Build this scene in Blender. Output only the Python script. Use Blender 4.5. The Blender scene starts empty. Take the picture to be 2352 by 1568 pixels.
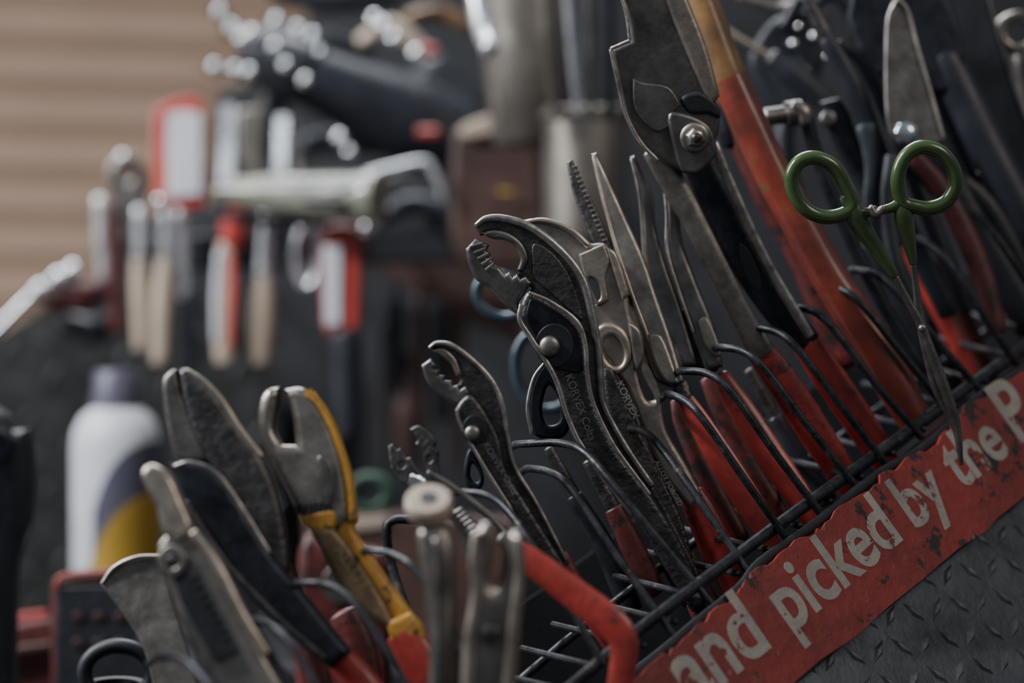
import bpy, bmesh, math, random
from mathutils import Vector, Matrix
random.seed(7)
sc=bpy.context.scene
ZC=1.35
K=36/(85*2352.0)
def W(px,py,d): return Vector(((px-1176)*K*d, d, ZC-(py-784)*K*d))
# ---------------------------------------------------------------- materials
MATS={}
def mat(name,col,metal=0.0,rough=0.5,var=0.25,scale=60,chip=None,chipamt=0.0,chipscale=90,bump=0.15,bscale=300,coat=0.0,stretch=None,col2=None,trans=0.0):
    m=bpy.data.materials.new(name); m.use_nodes=True
    nt=m.node_tree; N=nt.nodes; L=nt.links
    b=N['Principled BSDF']
    tc=N.new('ShaderNodeTexCoord')
    vec=tc.outputs['Object']
    if stretch:
        mp=N.new('ShaderNodeMapping'); mp.inputs['Scale'].default_value=stretch; L.new(vec,mp.inputs[0]); vec=mp.outputs[0]
    n1=N.new('ShaderNodeTexNoise'); n1.inputs['Scale'].default_value=scale; n1.inputs['Detail'].default_value=6; n1.inputs['Roughness'].default_value=.65
    L.new(vec,n1.inputs['Vector'])
    cr=N.new('ShaderNodeValToRGB')
    c2=col2 if col2 else [c*(1-var*1.6) for c in col]
    c1=[min(1,c*(1+var)) for c in col]
    cr.color_ramp.elements[0].position=.33; cr.color_ramp.elements[0].color=(*[max(0,c) for c in c2],1)
    cr.color_ramp.elements[1].position=.66; cr.color_ramp.elements[1].color=(*c1,1)
    L.new(n1.outputs['Fac'],cr.inputs[0])
    out=cr.outputs[0]
    rr=N.new('ShaderNodeMapRange'); rr.inputs[3].default_value=max(.04,rough-.1); rr.inputs[4].default_value=min(1,rough+.18)
    n3=N.new('ShaderNodeTexNoise'); n3.inputs['Scale'].default_value=scale*2.3; n3.inputs['Detail'].default_value=4; L.new(vec,n3.inputs['Vector'])
    L.new(n3.outputs['Fac'],rr.inputs[0]); L.new(rr.outputs[0],b.inputs['Roughness'])
    b.inputs['Metallic'].default_value=metal
    if chip:
        n2=N.new('ShaderNodeTexNoise'); n2.inputs['Scale'].default_value=chipscale; n2.inputs['Detail'].default_value=8; n2.inputs['Roughness'].default_value=.7
        L.new(vec,n2.inputs['Vector'])
        r2=N.new('ShaderNodeValToRGB'); r2.color_ramp.elements[0].position=1-chipamt-.015; r2.color_ramp.elements[1].position=1-chipamt+.015
        L.new(n2.outputs['Fac'],r2.inputs[0])
        mx=N.new('ShaderNodeMix'); mx.data_type='RGBA'
        L.new(r2.outputs[0],mx.inputs[0]); L.new(out,mx.inputs[6]); mx.inputs[7].default_value=(*chip,1)
        out=mx.outputs[2]
    L.new(out,b.inputs['Base Color'])
    if bump:
        n4=N.new('ShaderNodeTexNoise'); n4.inputs['Scale'].default_value=bscale; n4.inputs['Detail'].default_value=5; L.new(vec,n4.inputs['Vector'])
        bp=N.new('ShaderNodeBump'); bp.inputs['Strength'].default_value=bump; bp.inputs['Distance'].default_value=.0012
        L.new(n4.outputs['Fac'],bp.inputs['Height']); L.new(bp.outputs[0],b.inputs['Normal'])
    b.inputs['Coat Weight'].default_value=coat
    b.inputs['Transmission Weight'].default_value=trans
    MATS[name]=m; return m
M=mat
dk=M('dark_steel',(.100,.096,.097),.9,.38,.3,120,bump=.45,bscale=420)
rim=M('bright_edge_steel',(.42,.39,.365),.96,.32,.3,110)  # lighter steel for edge ridges; rim highlights put into the colour
st=M('satin_steel',(.33,.305,.275),.95,.36,.22,60,col2=(.19,.168,.148))
st2=M('grey_steel',(.20,.19,.18),.94,.37,.25,60,col2=(.115,.107,.10))
warm=M('nickel_steel',(.44,.385,.33),.92,.35,.2,55,col2=(.28,.24,.20))
chrome=M('chrome',(.8,.82,.85),1,.10,.08,40,bump=0)
bright=M('bright_ground_steel',(.85,.88,.92),.85,.26,.06,40,bump=0)
blk=M('black_rubber',(.012,.014,.019),0,.45,.3,80)
blkm=M('blued_steel',(.031,.035,.045),.78,.40,.3,80)
wire=M('coated_wire',(.024,.026,.032),.35,.40,.5,120,chip=(.09,.075,.06),chipamt=.38,bump=.3)
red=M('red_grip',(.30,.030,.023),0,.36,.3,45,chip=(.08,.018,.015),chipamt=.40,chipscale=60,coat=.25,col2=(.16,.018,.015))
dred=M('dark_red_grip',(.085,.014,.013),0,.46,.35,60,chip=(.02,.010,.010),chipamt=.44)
tray=M('tray_red_paint',(.04,.009,.010),0,.55,.4,30,chip=(.012,.009,.011),chipamt=.48,chipscale=40)
rust=M('worn_red_tube',(.20,.030,.018),0,.36,.3,24,col2=(.075,.018,.012),chip=(.13,.060,.020),chipamt=.43,chipscale=22,coat=.35)
ora=M('amber_tube',(.20,.105,.038),0,.38,.3,30,col2=(.075,.042,.022),coat=.25)
yel=M('worn_yellow',(.50,.255,.040),.1,.40,.2,50,chip=(.10,.07,.05),chipamt=.42,chipscale=60,col2=(.26,.13,.03))
grn=M('green_enamel',(.045,.080,.024),0,.24,.2,50,chip=(.02,.035,.012),chipamt=.33,coat=.6,bump=.05)
blue=M('teal_enamel',(.035,.06,.08),.3,.32,.2,50,coat=.3)
slate=M('slate_plastic',(.030,.037,.047),.1,.42,.2,50)
lett=M('sign_letter_white',(.37,.335,.30),0,.6,.14,60,chip=(.16,.04,.032),chipamt=.415,chipscale=95)
ink=M('engraving',(.30,.285,.27),.8,.5,.2,50,bump=0)
plate_m=M('tread_plate',(.13,.142,.152),.72,.45,.3,25,bump=.3)
plate_r=M('tread_plate_lugs',(.20,.212,.22),.8,.40,.3,60,bump=.2)  # lugs lighter than the plate around them
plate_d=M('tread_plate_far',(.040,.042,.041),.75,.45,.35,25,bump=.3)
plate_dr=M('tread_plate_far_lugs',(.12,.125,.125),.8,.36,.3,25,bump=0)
navy=M('dark_panel',(.010,.012,.016),0,.65,.4,12)
brown=M('brown_leather',(.055,.027,.021),0,.5,.4,20)
cream=M('cream_plastic',(.40,.32,.25),0,.4,.1,20)
white=M('white_plastic',(.54,.56,.60),0,.4,.05,20)
purple=M('purple_plastic',(.085,.082,.12),0,.4,.1,20)
yl=M('yellow_label',(.38,.235,.03),0,.5,.1,20)
clear=M('yellowed_plastic',(.20,.20,.155),0,.26,.3,30,coat=.5,col2=(.07,.075,.065))
redp=M('red_plastic',(.40,.050,.042),0,.38,.15,20,coat=.3)
green2=M('green_tape',(.014,.045,.026),0,.5,.2,20)
can=M('aluminium_can',(.27,.245,.215),.9,.36,.2,15)
siding=M('beige_siding',(.385,.28,.21),0,.7,.06,3,bump=0)
conc=M('concrete_floor',(.16,.15,.14),0,.8,.2,4)
nk=M('drill_body',(.017,.020,.028),0,.38,.3,30)
def worn_sign():
    m=M('sign_red',(.27,.033,.026),0,.55,.25,16,chip=(.024,.017,.018),chipamt=.425,chipscale=46,bump=.6,bscale=110,col2=(.18,.025,.021))
    nt=m.node_tree;N=nt.nodes;L=nt.links;b=N['Principled BSDF']
    src=b.inputs['Base Color'].links[0].from_socket
    tc=N.new('ShaderNodeTexCoord'); n=N.new('ShaderNodeTexNoise'); n.inputs['Scale'].default_value=17; n.inputs['Detail'].default_value=10; n.inputs['Roughness'].default_value=.75
    L.new(tc.outputs['Object'],n.inputs['Vector'])
    r=N.new('ShaderNodeValToRGB'); r.color_ramp.elements[0].position=.595; r.color_ramp.elements[1].position=.615; L.new(n.outputs['Fac'],r.inputs[0])
    mx=N.new('ShaderNodeMix'); mx.data_type='RGBA'; L.new(r.outputs[0],mx.inputs[0]); L.new(src,mx.inputs[6]); mx.inputs[7].default_value=(.035,.020,.021,1)
    mp=N.new('ShaderNodeMapping'); mp.inputs['Scale'].default_value=(260,20,120); mp.inputs['Rotation'].default_value=(0,.9,.2); L.new(tc.outputs['Object'],mp.inputs[0])
    n5=N.new('ShaderNodeTexNoise'); n5.inputs['Scale'].default_value=1; n5.inputs['Detail'].default_value=3; L.new(mp.outputs[0],n5.inputs['Vector'])
    r5=N.new('ShaderNodeValToRGB'); r5.color_ramp.elements[0].position=.69; r5.color_ramp.elements[1].position=.73; L.new(n5.outputs['Fac'],r5.inputs[0])
    m2=N.new('ShaderNodeMix'); m2.data_type='RGBA'; L.new(r5.outputs[0],m2.inputs[0]); L.new(mx.outputs[2],m2.inputs[6]); m2.inputs[7].default_value=(.28,.13,.10,1)
    L.new(m2.outputs[2],b.inputs['Base Color']); return m
strip=worn_sign()

# ---------------------------------------------------------------- geometry helpers
def cr_interp(pts,n,closed):
    out=[]; m=len(pts)
    segs=m if closed else m-1
    def g(i): return pts[i%m] if closed else pts[max(0,min(m-1,i))]
    for i in range(segs):
        p1,c1=g(i); p2,c2=g(i+1)
        p0=g(i-1)[0]; p3=g(i+2)[0]
        if c1 or (not closed and i==0): p0=[2*a-b for a,b in zip(p1,p2)]
        if c2 or (not closed and i==segs-1): p3=[2*b-a for a,b in zip(p1,p2)]
        nn=1 if (c1 and c2) else n
        for k in range(nn):
            t=k/nn
            out.append([0.5*((2*b)+(-a+c)*t+(2*a-5*b+4*c-e)*t*t+(-a+3*b-3*c+e)*t*t*t) for a,b,c,e in zip(p0,p1,p2,p3)])
    if not closed: out.append(list(pts[-1][0]))
    return out
def inv(D,px,py):
    if isinstance(D,(int,float)): return 1/D
    (x1,y1,d1),(x2,y2,d2)=D
    t=((px-x1)*(x2-x1)+(py-y1)*(y2-y1))/((x2-x1)**2+(y2-y1)**2)
    return 1/d1+(1/d2-1/d1)*t
def WP(D,px,py): return W(px,py,1/inv(D,px,py))
def plane_frame(D,px,py):
    o=WP(D,px,py); a=WP(D,px+40,py)-o; b=WP(D,px,py-40)-o
    n=a.cross(b).normalized()
    if n.y>0: n=-n
    ex=a.normalized(); ey=n.cross(ex).normalized()
    return o,ex,ey,n
def sh(D,dd):
    if isinstance(D,(int,float)): return D+dd
    return ((D[0][0],D[0][1],D[0][2]+dd),(D[1][0],D[1][1],D[1][2]+dd))
class Tool:
    def __init__(s,name): s.name=name; s.v=[]; s.f=[]; s.m=[]; s.mats=[]; s.tw=None
    def mi(s,m):
        if m not in s.mats: s.mats.append(m)
        return s.mats.index(m)
    def add(s,vs,fs,m):
        o=len(s.v); s.v+= [Vector(v) for v in vs]; k=s.mi(m)
        for f in fs: s.f.append([o+i for i in f]); s.m.append(k)
    def plate(s,pts,D,th,m,bev=None,holes=(),off=0.0,n=4):
        th=th/1000; bev=(th*.3 if bev is None else bev/1000); off/=1000
        cx=sum(p[0] for p in pts)/len(pts); cy=sum(p[1] for p in pts)/len(pts)
        o,ex,ey,nn=plane_frame(D,cx,cy)
        cu=bpy.data.curves.new('tmp','CURVE'); cu.dimensions='2D'; cu.fill_mode='BOTH'
        for loop in [pts]+list(holes):
            q=cr_interp([((p[0],p[1]),len(p)>2) for p in loop],n,True)
            sp=cu.splines.new('POLY'); sp.points.add(len(q)-1); sp.use_cyclic_u=True
            for i,p in enumerate(q):
                w=WP(D,p[0],p[1])-o; sp.points[i].co=(w.dot(ex),w.dot(ey),0,1)
        cu.bevel_depth=bev; cu.bevel_resolution=3; cu.extrude=max(0,th/2-bev); cu.offset=-bev
        ob=bpy.data.objects.new('tmp',cu); sc.collection.objects.link(ob)
        bpy.context.view_layer.update()
        dg=bpy.context.evaluated_depsgraph_get()
        me=bpy.data.meshes.new_from_object(ob.evaluated_get(dg))
        s.add([o+ex*v.co.x+ey*v.co.y+nn*(v.co.z+off) for v in me.vertices],[list(p.vertices) for p in me.polygons],m)
        bpy.data.objects.remove(ob); bpy.data.curves.remove(cu); bpy.data.meshes.remove(me)
    def sweep(s,pts,m,flat=1.0,n=5,closed=False,seg=14,D=None,cap=True,sq=2.0):
        q=[]
        for p in pts:
            if D is not None: q.append(((p[0],p[1],1/inv(D,p[0],p[1]),p[2]),False))
            else: q.append((tuple(p),False))
        q=cr_interp(q,n,closed)
        C=[W(p[0],p[1],p[2]) for p in q]; R=[p[3]*K*p[2] for p in q]
        s.tube(C,R,m,flat,closed,seg,cap,sq)
    def tube(s,C,R,m,flat=1.0,closed=False,seg=14,cap=True,sq=2.0):
        nC=len(C); T=[]
        for i in range(nC):
            a=C[(i-1)%nC] if (closed or i>0) else C[i]
            b=C[(i+1)%nC] if (closed or i<nC-1) else C[i]
            T.append((b-a).normalized())
        if cap and not closed:
            C2=[];R2=[];T2=[]
            for k in (0,.35,.75): C2.append(C[0]-T[0]*R[0]*flat*(.6*(1-k))); R2.append(R[0]*[.35,.75,.95][(0,.35,.75).index(k)]); T2.append(T[0])
            C3=[];R3=[];T3=[]
            for k in (.75,.35,0): C3.append(C[-1]+T[-1]*R[-1]*flat*(.6*(1-k))); R3.append(R[-1]*[.35,.75,.95][(0,.35,.75).index(k)]); T3.append(T[-1])
            C=C2+list(C)+C3; R=R2+list(R)+R3; T=T2+T+T3
        vs=[];fs=[];nC=len(C)
        for c,r,t in zip(C,R,T):
            S=t.cross(Vector((0,1,0)))
            if S.length<.08: S=t.cross(Vector((0,.3,1)))
            S.normalize(); Nn=S.cross(t).normalized()
            for k in range(seg):
                a=2*math.pi*k/seg; ca,sa=math.cos(a),math.sin(a)
                e=2/sq
                ca=math.copysign(abs(ca)**e,ca); sa=math.copysign(abs(sa)**e,sa)
                vs.append(c+S*(r*ca)+Nn*(r*flat*sa))
        for i in range(nC if closed else nC-1):
            j=(i+1)%nC
            for k in range(seg):
                l=(k+1)%seg
                fs.append([i*seg+k,i*seg+l,j*seg+l,j*seg+k])
        if not closed:
            fs.append([k for k in range(seg)][::-1]); fs.append([(nC-1)*seg+k for k in range(seg)])
        s.add(vs,fs,m)
    def lathe(s,c,axis,prof,m,seg=28):
        ax=Vector(axis).normalized(); u=ax.orthogonal().normalized(); v=ax.cross(u)
        vs=[];fs=[]
        for t,r in prof:
            for k in range(seg):
                a=2*math.pi*k/seg; vs.append(c+ax*t+u*(r*math.cos(a))+v*(r*math.sin(a)))
        for i in range(len(prof)-1):
            for k in range(seg):
                l=(k+1)%seg; fs.append([i*seg+k,i*seg+l,(i+1)*seg+l,(i+1)*seg+k])
        fs.append(list(range(seg))[::-1]); fs.append([(len(prof)-1)*seg+k for k in range(seg)])
        s.add(vs,fs,m)
    def dome(s,x,y,d,r,m,ax=(-.2,-1,.3)):  # chrome bumps added to catch the lights and blur into glints
        s.lathe(W(x,y,d),ax,[(-r*1.6,r*.7)]+[(r*math.sin(a),max(.00005,r*math.cos(a))) for a in [math.radians(q) for q in (-40,-15,10,30,50,68,82,90)]],m,18)
    def rivet(s,px,py,D,rpx,m,h=2.5,off=3.0,seg=24):
        o,ex,ey,nn=plane_frame(D,px,py); d=1/inv(D,px,py); r=rpx*K*d; off/=1000;h/=1000
        s.lathe(o+nn*off,nn,[(-.004,r*.98),(h*.5,r),(h*.8,r*.93),(h,r*.78),(h*1.12,r*.4),(h*1.14,0.0001)],m,seg)
    def text(s,txt,p1,p2,D,m,th=.3,off=0,bold=0.0,hscale=1.0,spacing=1.0):
        cu=bpy.data.curves.new('t','FONT'); cu.body=txt; cu.size=1; cu.extrude=0; cu.offset=bold; cu.space_character=spacing
        ob=bpy.data.objects.new('t',cu); sc.collection.objects.link(ob); bpy.context.view_layer.update()
        dg=bpy.context.evaluated_depsgraph_get(); me=bpy.data.meshes.new_from_object(ob.evaluated_get(dg))
        xs=[v.co.x for v in me.vertices]; x0,x1=min(xs),max(xs)
        o,ex,ey,nn=plane_frame(D,*p1); a=WP(D,*p2)-o; L=a.length; ax=a.normalized(); ay=nn.cross(ax)
        k=L/(x1-x0)
        bm=bmesh.new(); bm.from_mesh(me)
        r=bmesh.ops.extrude_face_region(bm,geom=bm.faces[:]); 
        for g in r['geom']:
            if isinstance(g,bmesh.types.BMVert): g.co.z+=1
        bm.verts.index_update()
        s.add([o+ax*((v.co.x-x0)*k)+ay*(v.co.y*k*hscale)+nn*(off/1000+v.co.z*th/1000) for v in bm.verts],[[v.index for v in f.verts] for f in bm.faces],m)
        bm.free(); bpy.data.objects.remove(ob); bpy.data.curves.remove(cu); bpy.data.meshes.remove(me)
    def box(s,c,ex,ey,ez,m):
        vs=[c+ex*i+ey*j+ez*k for i in(-1,1) for j in(-1,1) for k in(-1,1)]
        s.add(vs,[[0,1,3,2],[4,6,7,5],[0,4,5,1],[2,3,7,6],[0,2,6,4],[1,5,7,3]],m)
    def done(s,ang=38):
        c=sum(s.v,Vector())/len(s.v)
        me=bpy.data.meshes.new(s.name); me.from_pydata([v-c for v in s.v],[],s.f)
        for m in s.mats: me.materials.append(m)
        me.polygons.foreach_set('material_index',s.m); me.update()
        bm=bmesh.new(); bm.from_mesh(me); bmesh.ops.recalc_face_normals(bm,faces=bm.faces[:]); bm.to_mesh(me); bm.free()
        me.polygons.foreach_set('use_smooth',[True]*len(me.polygons))
        me.set_sharp_from_angle(angle=math.radians(ang))
        ob=bpy.data.objects.new(s.name,me); ob.location=c; sc.collection.objects.link(ob); return ob
c=1
def circ(cx,cy,rx,ry=None,n=12,rot=0):
    ry=ry or rx; o=[]
    for i in range(n):
        a=2*math.pi*i/n; x=rx*math.cos(a); y=ry*math.sin(a)
        o.append((cx+x*math.cos(rot)-y*math.sin(rot),cy+x*math.sin(rot)+y*math.cos(rot)))
    return o
def fd(px,py,back=0.0):
    s_=px*.77-py*.64
    return 1/(.8696-(s_-505)*.00015)+back
SD=((1820,1400,fd(1820,1400)),(1820+385,1400-320,fd(1820+385,1400-320)))

# ================================================================= sign strip
t=Tool('red_label_strip')
top=[(1380,1610),(1450,1562),(1520,1500),(1560,1478),(1600,1432),(1660,1380),(1700,1352),(1715,1322),(1745,1296),(1800,1262),(1850,1222),(1880,1208),(1930,1160),(1985,1130),(2020,1090),(2080,1052),(2120,1032),(2170,985),(2200,962),(2215,928),(2260,908),(2320,868),(2370,842),(2500,745)]
bot=[(2560,960),(2480,1030),(2352,1140),(2290,1188),(2262,1222),(2200,1262),(2120,1330),(2040,1392),(1960,1462),(1880,1520),(1810,1580),(1700,1670),(1500,1830),(1300,1700)]
tp=[]
for i in range(len(top)-1):
    (xa,ya),(xb,yb)=top[i],top[i+1]
    for k in range(4):
        f=k/4; j=random.choice([0,0,2,4,7,10]) if i%3 else random.uniform(-2,4)
        tp.append((xa+(xb-xa)*f+j*.6+random.uniform(-2,2),ya+(yb-ya)*f+j,1))
t.plate(tp+[(x+random.uniform(-3,3),y+random.uniform(-3,3),1) for x,y in bot],SD,1.6,strip,bev=.25)
for w,p1,p2 in (('and',(1592,1622),(1768,1484)),('picked',(1818,1450),(2070,1238)),('by',(2102,1214),(2184,1148)),('the',(2206,1124),(2318,1038)),('P',(2342,1016),(2388,980))):
    t.text(w,p1,p2,SD,lett,th=.2,off=.75,bold=.020,hscale=1.05)
t.done()
t=Tool('rubber_edge_trim')
t.sweep([(x-2,y-1,fd(x,y,.003),12) for x,y in top[::2]],blk,n=4,flat=.5)
t.sweep([(x,y,fd(x,y,.004),7) for x,y in [(1300,1990),(1500,1826),(1810,1576),(2040,1388),(2200,1258),(2352,1136),(2560,956)]],blk,n=4)
t.done()
def treadplate(name,D,poly,ori,step,m,m2,L=9,wd=3.2,h=1.0):
    t=Tool(name); t.plate([(x,y,1) for x,y in poly],D,2.0,m,bev=.2)
    cx=sum(p[0] for p in poly)/len(poly); cy=sum(p[1] for p in poly)/len(poly)
    o,ex,ey,nn=plane_frame(D,cx,cy)
    P2=[((WP(D,x,y)-o).dot(ex),(WP(D,x,y)-o).dot(ey)) for x,y in poly]
    def inside(x,y):
        r=False;j=len(P2)-1
        for i in range(len(P2)):
            if (P2[i][1]>y)!=(P2[j][1]>y) and x<(P2[j][0]-P2[i][0])*(y-P2[i][1])/(P2[j][1]-P2[i][1])+P2[i][0]: r=not r
            j=i
        return r
    mx=max(max(abs(a),abs(b)) for a,b in P2); n=int(mx/step)+2
    ca,sa=math.cos(ori),math.sin(ori)
    for i in range(-n,n+1):
        for j in range(-n,n+1):
            x0,y0=i*step,j*step; x=x0*ca-y0*sa; y=x0*sa+y0*ca
            if not inside(x,y): continue
            a=ori+(math.pi/4 if (i+j)%2 else -math.pi/4)
            u=ex*math.cos(a)+ey*math.sin(a); v=-ex*math.sin(a)+ey*math.cos(a); cc=o+ex*x+ey*y+nn*.001
            l=L/1000;w=wd/1000;hh=h/1000
            t.add([cc-u*l,cc-v*w,cc+u*l,cc+v*w,cc-u*l*.55+nn*hh,cc-v*w*.4+nn*hh,cc+u*l*.55+nn*hh,cc+v*w*.4+nn*hh],[[0,1,5,4],[1,2,6,5],[2,3,7,6],[3,0,4,7],[4,5,6,7]],m2)
    return t.done()
BD=((1820,1400,fd(1820,1400,.02)),(2205,1080,fd(2205,1080,.02)))
treadplate('tread_plate_front',BD,[(1150,1850),(1450,1620),(2500,800),(3000,1000),(3000,1900),(1150,2250)],math.radians(8),.0165,plate_m,plate_r,L=8,wd=2.6,h=1.2)

# ================================================================= wire rack
t=Tool('wire_tool_rack')
wires=[
 [(365,1510),(420,1512),(470,1560),(520,1640)],
 [(555,1425),(610,1432),(665,1475),(740,1600)],
 [(690,1338),(760,1345),(820,1392),(880,1480),(950,1600)],
 [(845,1265),(905,1275),(960,1315),(1030,1430),(1110,1580)],
 [(1035,1130),(1110,1135),(1165,1170),(1235,1270),(1390,1530)],
 [(1215,1076),(1262,1084),(1310,1120),(1420,1280),(1550,1462)],
 [(1192,1020),(1290,1018),(1350,1045),(1440,1150),(1640,1392)],
 [(1448,985),(1480,992),(1520,1030),(1600,1140),(1722,1318)],
 [(1538,905),(1580,925),(1620,970),(1710,1100),(1812,1245)],
 [(1568,852),(1625,858),(1680,900),(1780,1040),(1892,1188)],
 [(1650,798),(1705,806),(1755,845),(1850,970),(1972,1125)],
 [(1735,752),(1790,765),(1840,810),(1930,930),(2038,1070)],
 [(1820,706),(1868,715),(1915,755),(2010,880),(2116,1003)],
 [(1890,655),(1935,665),(1980,700),(2070,810),(2180,945)],
 [(1965,620),(2015,632),(2060,670),(2150,780),(2250,895)],
 [(2105,548),(2140,565),(2180,605),(2250,710),(2335,835)],
 [(2195,475),(2250,500),(2300,560),(2360,650),(2440,770)],
 [(2240,400),(2300,420),(2360,480),(2420,560),(2510,700)],
]
for k,wv in enumerate(wires):
    fx,fy=wv[-1]; d1=fd(fx,fy,.008); n=len(wv)
    d0=d1+(.035 if k<4 else .062 if k<8 else .012); mid=(0 if k<8 else -.012)
    x0,y0=wv[0]
    pts=[(x0-24,y0+14,d0+.05,8.5),(x0-12,y0+4,d0+.025,8.5)]
    pts+=[(x,y,d0+(d1-d0)*(i/(n-1))+mid*math.sin(math.pi*i/(n-1)),9) for i,(x,y) in enumerate(wv)]
    t.sweep(pts,wire,n=7,seg=10)
for off,b,r in ((0,.012,15),(-1,.10,11)):
    pts=[]
    for x,y in [(500,2210),(1000,1850),(1400,1500),(1740,1240),(2060,1010),(2300,835),(2560,660)]:
        pts.append((x+off*110,y+off*20,fd(x,y,b),r))
    t.sweep(pts,wire,n=4,seg=10)
for i in range(24):
    f=i/23; x1=900+f*1640; y1=1935-f*1270
    t.sweep([(x1-200,y1-60,fd(x1,y1,.10),8),(x1-70,y1-28,fd(x1,y1,.05),8),(x1+10,y1-10,fd(x1,y1,.012),8)],wire,n=3,seg=8)
t.done()
t=Tool('rack_tray')
t.plate([(700,2240,1),(1500,1640,1),(2600,760,1),(2560,640,1),(1500,1500,1),(600,2150,1)],((1820,1400,fd(1820,1400,.14)),(2205,1080,fd(2205,1080,.14))),3,tray,bev=.3)
t.plate([(200,2050,1),(1250,1350,1),(2600,330,1),(2700,1400,1),(1500,2000,1)],((1820,1400,fd(1820,1400,.24)),(2205,1080,fd(2205,1080,.24))),3,navy,bev=.3)
t.done()

# ================================================================= large water pump pliers (dark)
D=((1100,500,1.185),(1600,1450,1.19))
F1=sh(D,-.006); F2=sh(D,-.0135)
t=Tool('water_pump_pliers')
t.plate([(1090,520,c),(1112,500),(1150,497),(1205,510),(1262,545),(1315,595),(1348,650),(1366,720),(1380,800),(1384,860),(1392,930),(1440,1020),(1500,1110),(1560,1225),(1640,1380,c),(1605,1392,c),(1480,1190),(1400,1090),(1345,1010),(1290,900),(1240,800),(1215,720),(1200,692),(1222,662,c),(1203,645),(1190,625),(1206,600),(1196,565),(1165,542),(1130,536),(1102,542,c)],D,9,dk,bev=2)
t.sweep([(1094,517,6),(1115,503,8),(1152,501,9),(1204,515,9),(1258,549,10),(1310,599,10),(1342,652,10),(1360,722,10),(1374,802,9),(1378,868,9),(1388,934,8),(1436,1024,8),(1497,1114,8)],rim,D=sh(D,-.005),flat=.9)
t.plate([(1104,535,c),(1135,528),(1170,536),(1200,560),(1213,595),(1200,625,c),(1188,620),(1195,595),(1184,566),(1160,552),(1130,548)],D,12,st2,bev=1.5)
t.plate([(1225,560),(1262,575),(1300,620),(1325,680),(1338,735),(1310,715),(1262,672),(1228,640),(1222,600)],D,2,dk,bev=.8,off=4.5)
t.plate([(1069,572,c),(1092,548,c),(1124,562,c),(1118,576,c),(1128,583,c),(1122,592,c),(1136,600,c),(1131,608,c),(1148,614),(1160,630,c),(1170,624,c),(1178,636,c),(1188,628,c),(1196,640,c),(1208,634,c),(1222,650,c),(1205,672),(1190,700),(1196,722),(1178,716),(1150,692),(1122,662),(1092,640),(1076,605)],D,13,st2,bev=2,off=.5)
for i in range(5): t.plate([(1078+i*9,566+i*13,c),(1108+i*6,556+i*12,c),(1110+i*6,561+i*12,c),(1080+i*9,572+i*13,c)],D,1.2,rim,bev=.2,off=7)
t.plate([(1198,690,c),(1216,668),(1262,690),(1322,735),(1345,790),(1350,860),(1362,920),(1390,985),(1420,1040),(1490,1130),(1560,1240),(1625,1390,c),(1585,1400,c),(1450,1180),(1345,1040),(1303,960),(1272,862),(1218,775),(1192,735)],D,9,dk,bev=2.6,off=6)
t.plate([(1212,700),(1222,686),(1262,706),(1310,742),(1330,790),(1334,850),(1300,850),(1262,836),(1228,770),(1208,730)],D,2,blkm,bev=.7,off=11,holes=())
t.sweep([(1197,700,5),(1194,735,6),(1220,777,6),(1274,865,6),(1306,962,6),(1348,1042,6),(1452,1178,6)],rim,D=F2,flat=.7)
t.sweep([(1216,672,4),(1264,693,5),(1324,738,6),(1344,790,6),(1349,860,6),(1362,922,5),(1392,990,5),(1425,1045,5),(1492,1135,5)],rim,D=F2,flat=.7)
t.plate(circ(1272,792,44,50),D,2,blk,bev=.6,off=12)  # black disc painted in for the shaded pivot recess
t.rivet(1261,793,D,24,st,h=4,off=13)
t.text('KORVEX Colta',(1297,862),(1352,1010),D,ink,th=.5,off=10.4,bold=.01)
t.plate([(1255,830),(1228,868),(1213,935),(1224,995),(1262,1012),(1300,1000),(1312,955),(1295,895),(1275,850)],D,6,blkm,bev=1.8,off=-6,holes=[[(1262,885),(1246,935),(1256,975),(1284,970),(1288,930)]])
t.sweep([(1252,832,4),(1226,870,5),(1212,937,5),(1222,995,5)],rim,D=D,flat=.8)
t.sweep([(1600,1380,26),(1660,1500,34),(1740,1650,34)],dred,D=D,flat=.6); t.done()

# silver pliers wrench behind
D=((1250,500,1.225),(1600,1200,1.225))
t=Tool('pliers_wrench')
t.plate([(1200,512),(1250,503),(1310,522),(1352,558),(1392,562),(1425,620),(1440,675),(1452,735),(1475,775),(1485,850),(1515,910),(1530,985),(1575,1065),(1614,1135,c),(1585,1172,c),(1520,1090),(1478,1000),(1440,900),(1400,840),(1375,800),(1345,700),(1322,620),(1275,565)],D,10,warm,bev=2.6,
  holes=[[(1352,640),(1376,652),(1380,690),(1362,692),(1350,668)],[(1464,848),(1480,850),(1503,905),(1498,920),(1482,912)]])
t.sweep([(1205,511,5),(1250,507,7),(1308,527,8),(1350,563,8)],warm,D=sh(D,-.006))
t.plate([(1328,585,c),(1386,560,c),(1400,600),(1390,640),(1398,690,c),(1370,702,c),(1345,650)],D,4,warm,bev=1.2,off=6,holes=[[(1350,640),(1372,650),(1378,684),(1362,688)]])
t.plate([(1390,570,c),(1412,580),(1430,625),(1445,678,c),(1428,690,c),(1412,640)],D,5,warm,bev=1.5,off=6)
t.plate(circ(1404,800,46,60,rot=-.3),D,6,warm,bev=2,off=5,holes=[circ(1408,806,22,36,rot=-.3)])
t.plate([(1440,735,c),(1470,760),(1478,820),(1460,850),(1448,800)],D,5,st,bev=1.8,off=6)
t.plate([(1382,845,c),(1408,850),(1450,950),(1500,1050),(1560,1180),(1590,1280,c),(1560,1280,c),(1500,1190),(1430,1040),(1392,930)],D,7,dk,bev=2,off=6)
t.text('KORVEX',(1413,880),(1453,962),D,ink,th=.5,off=9.6,bold=.01)
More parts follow.
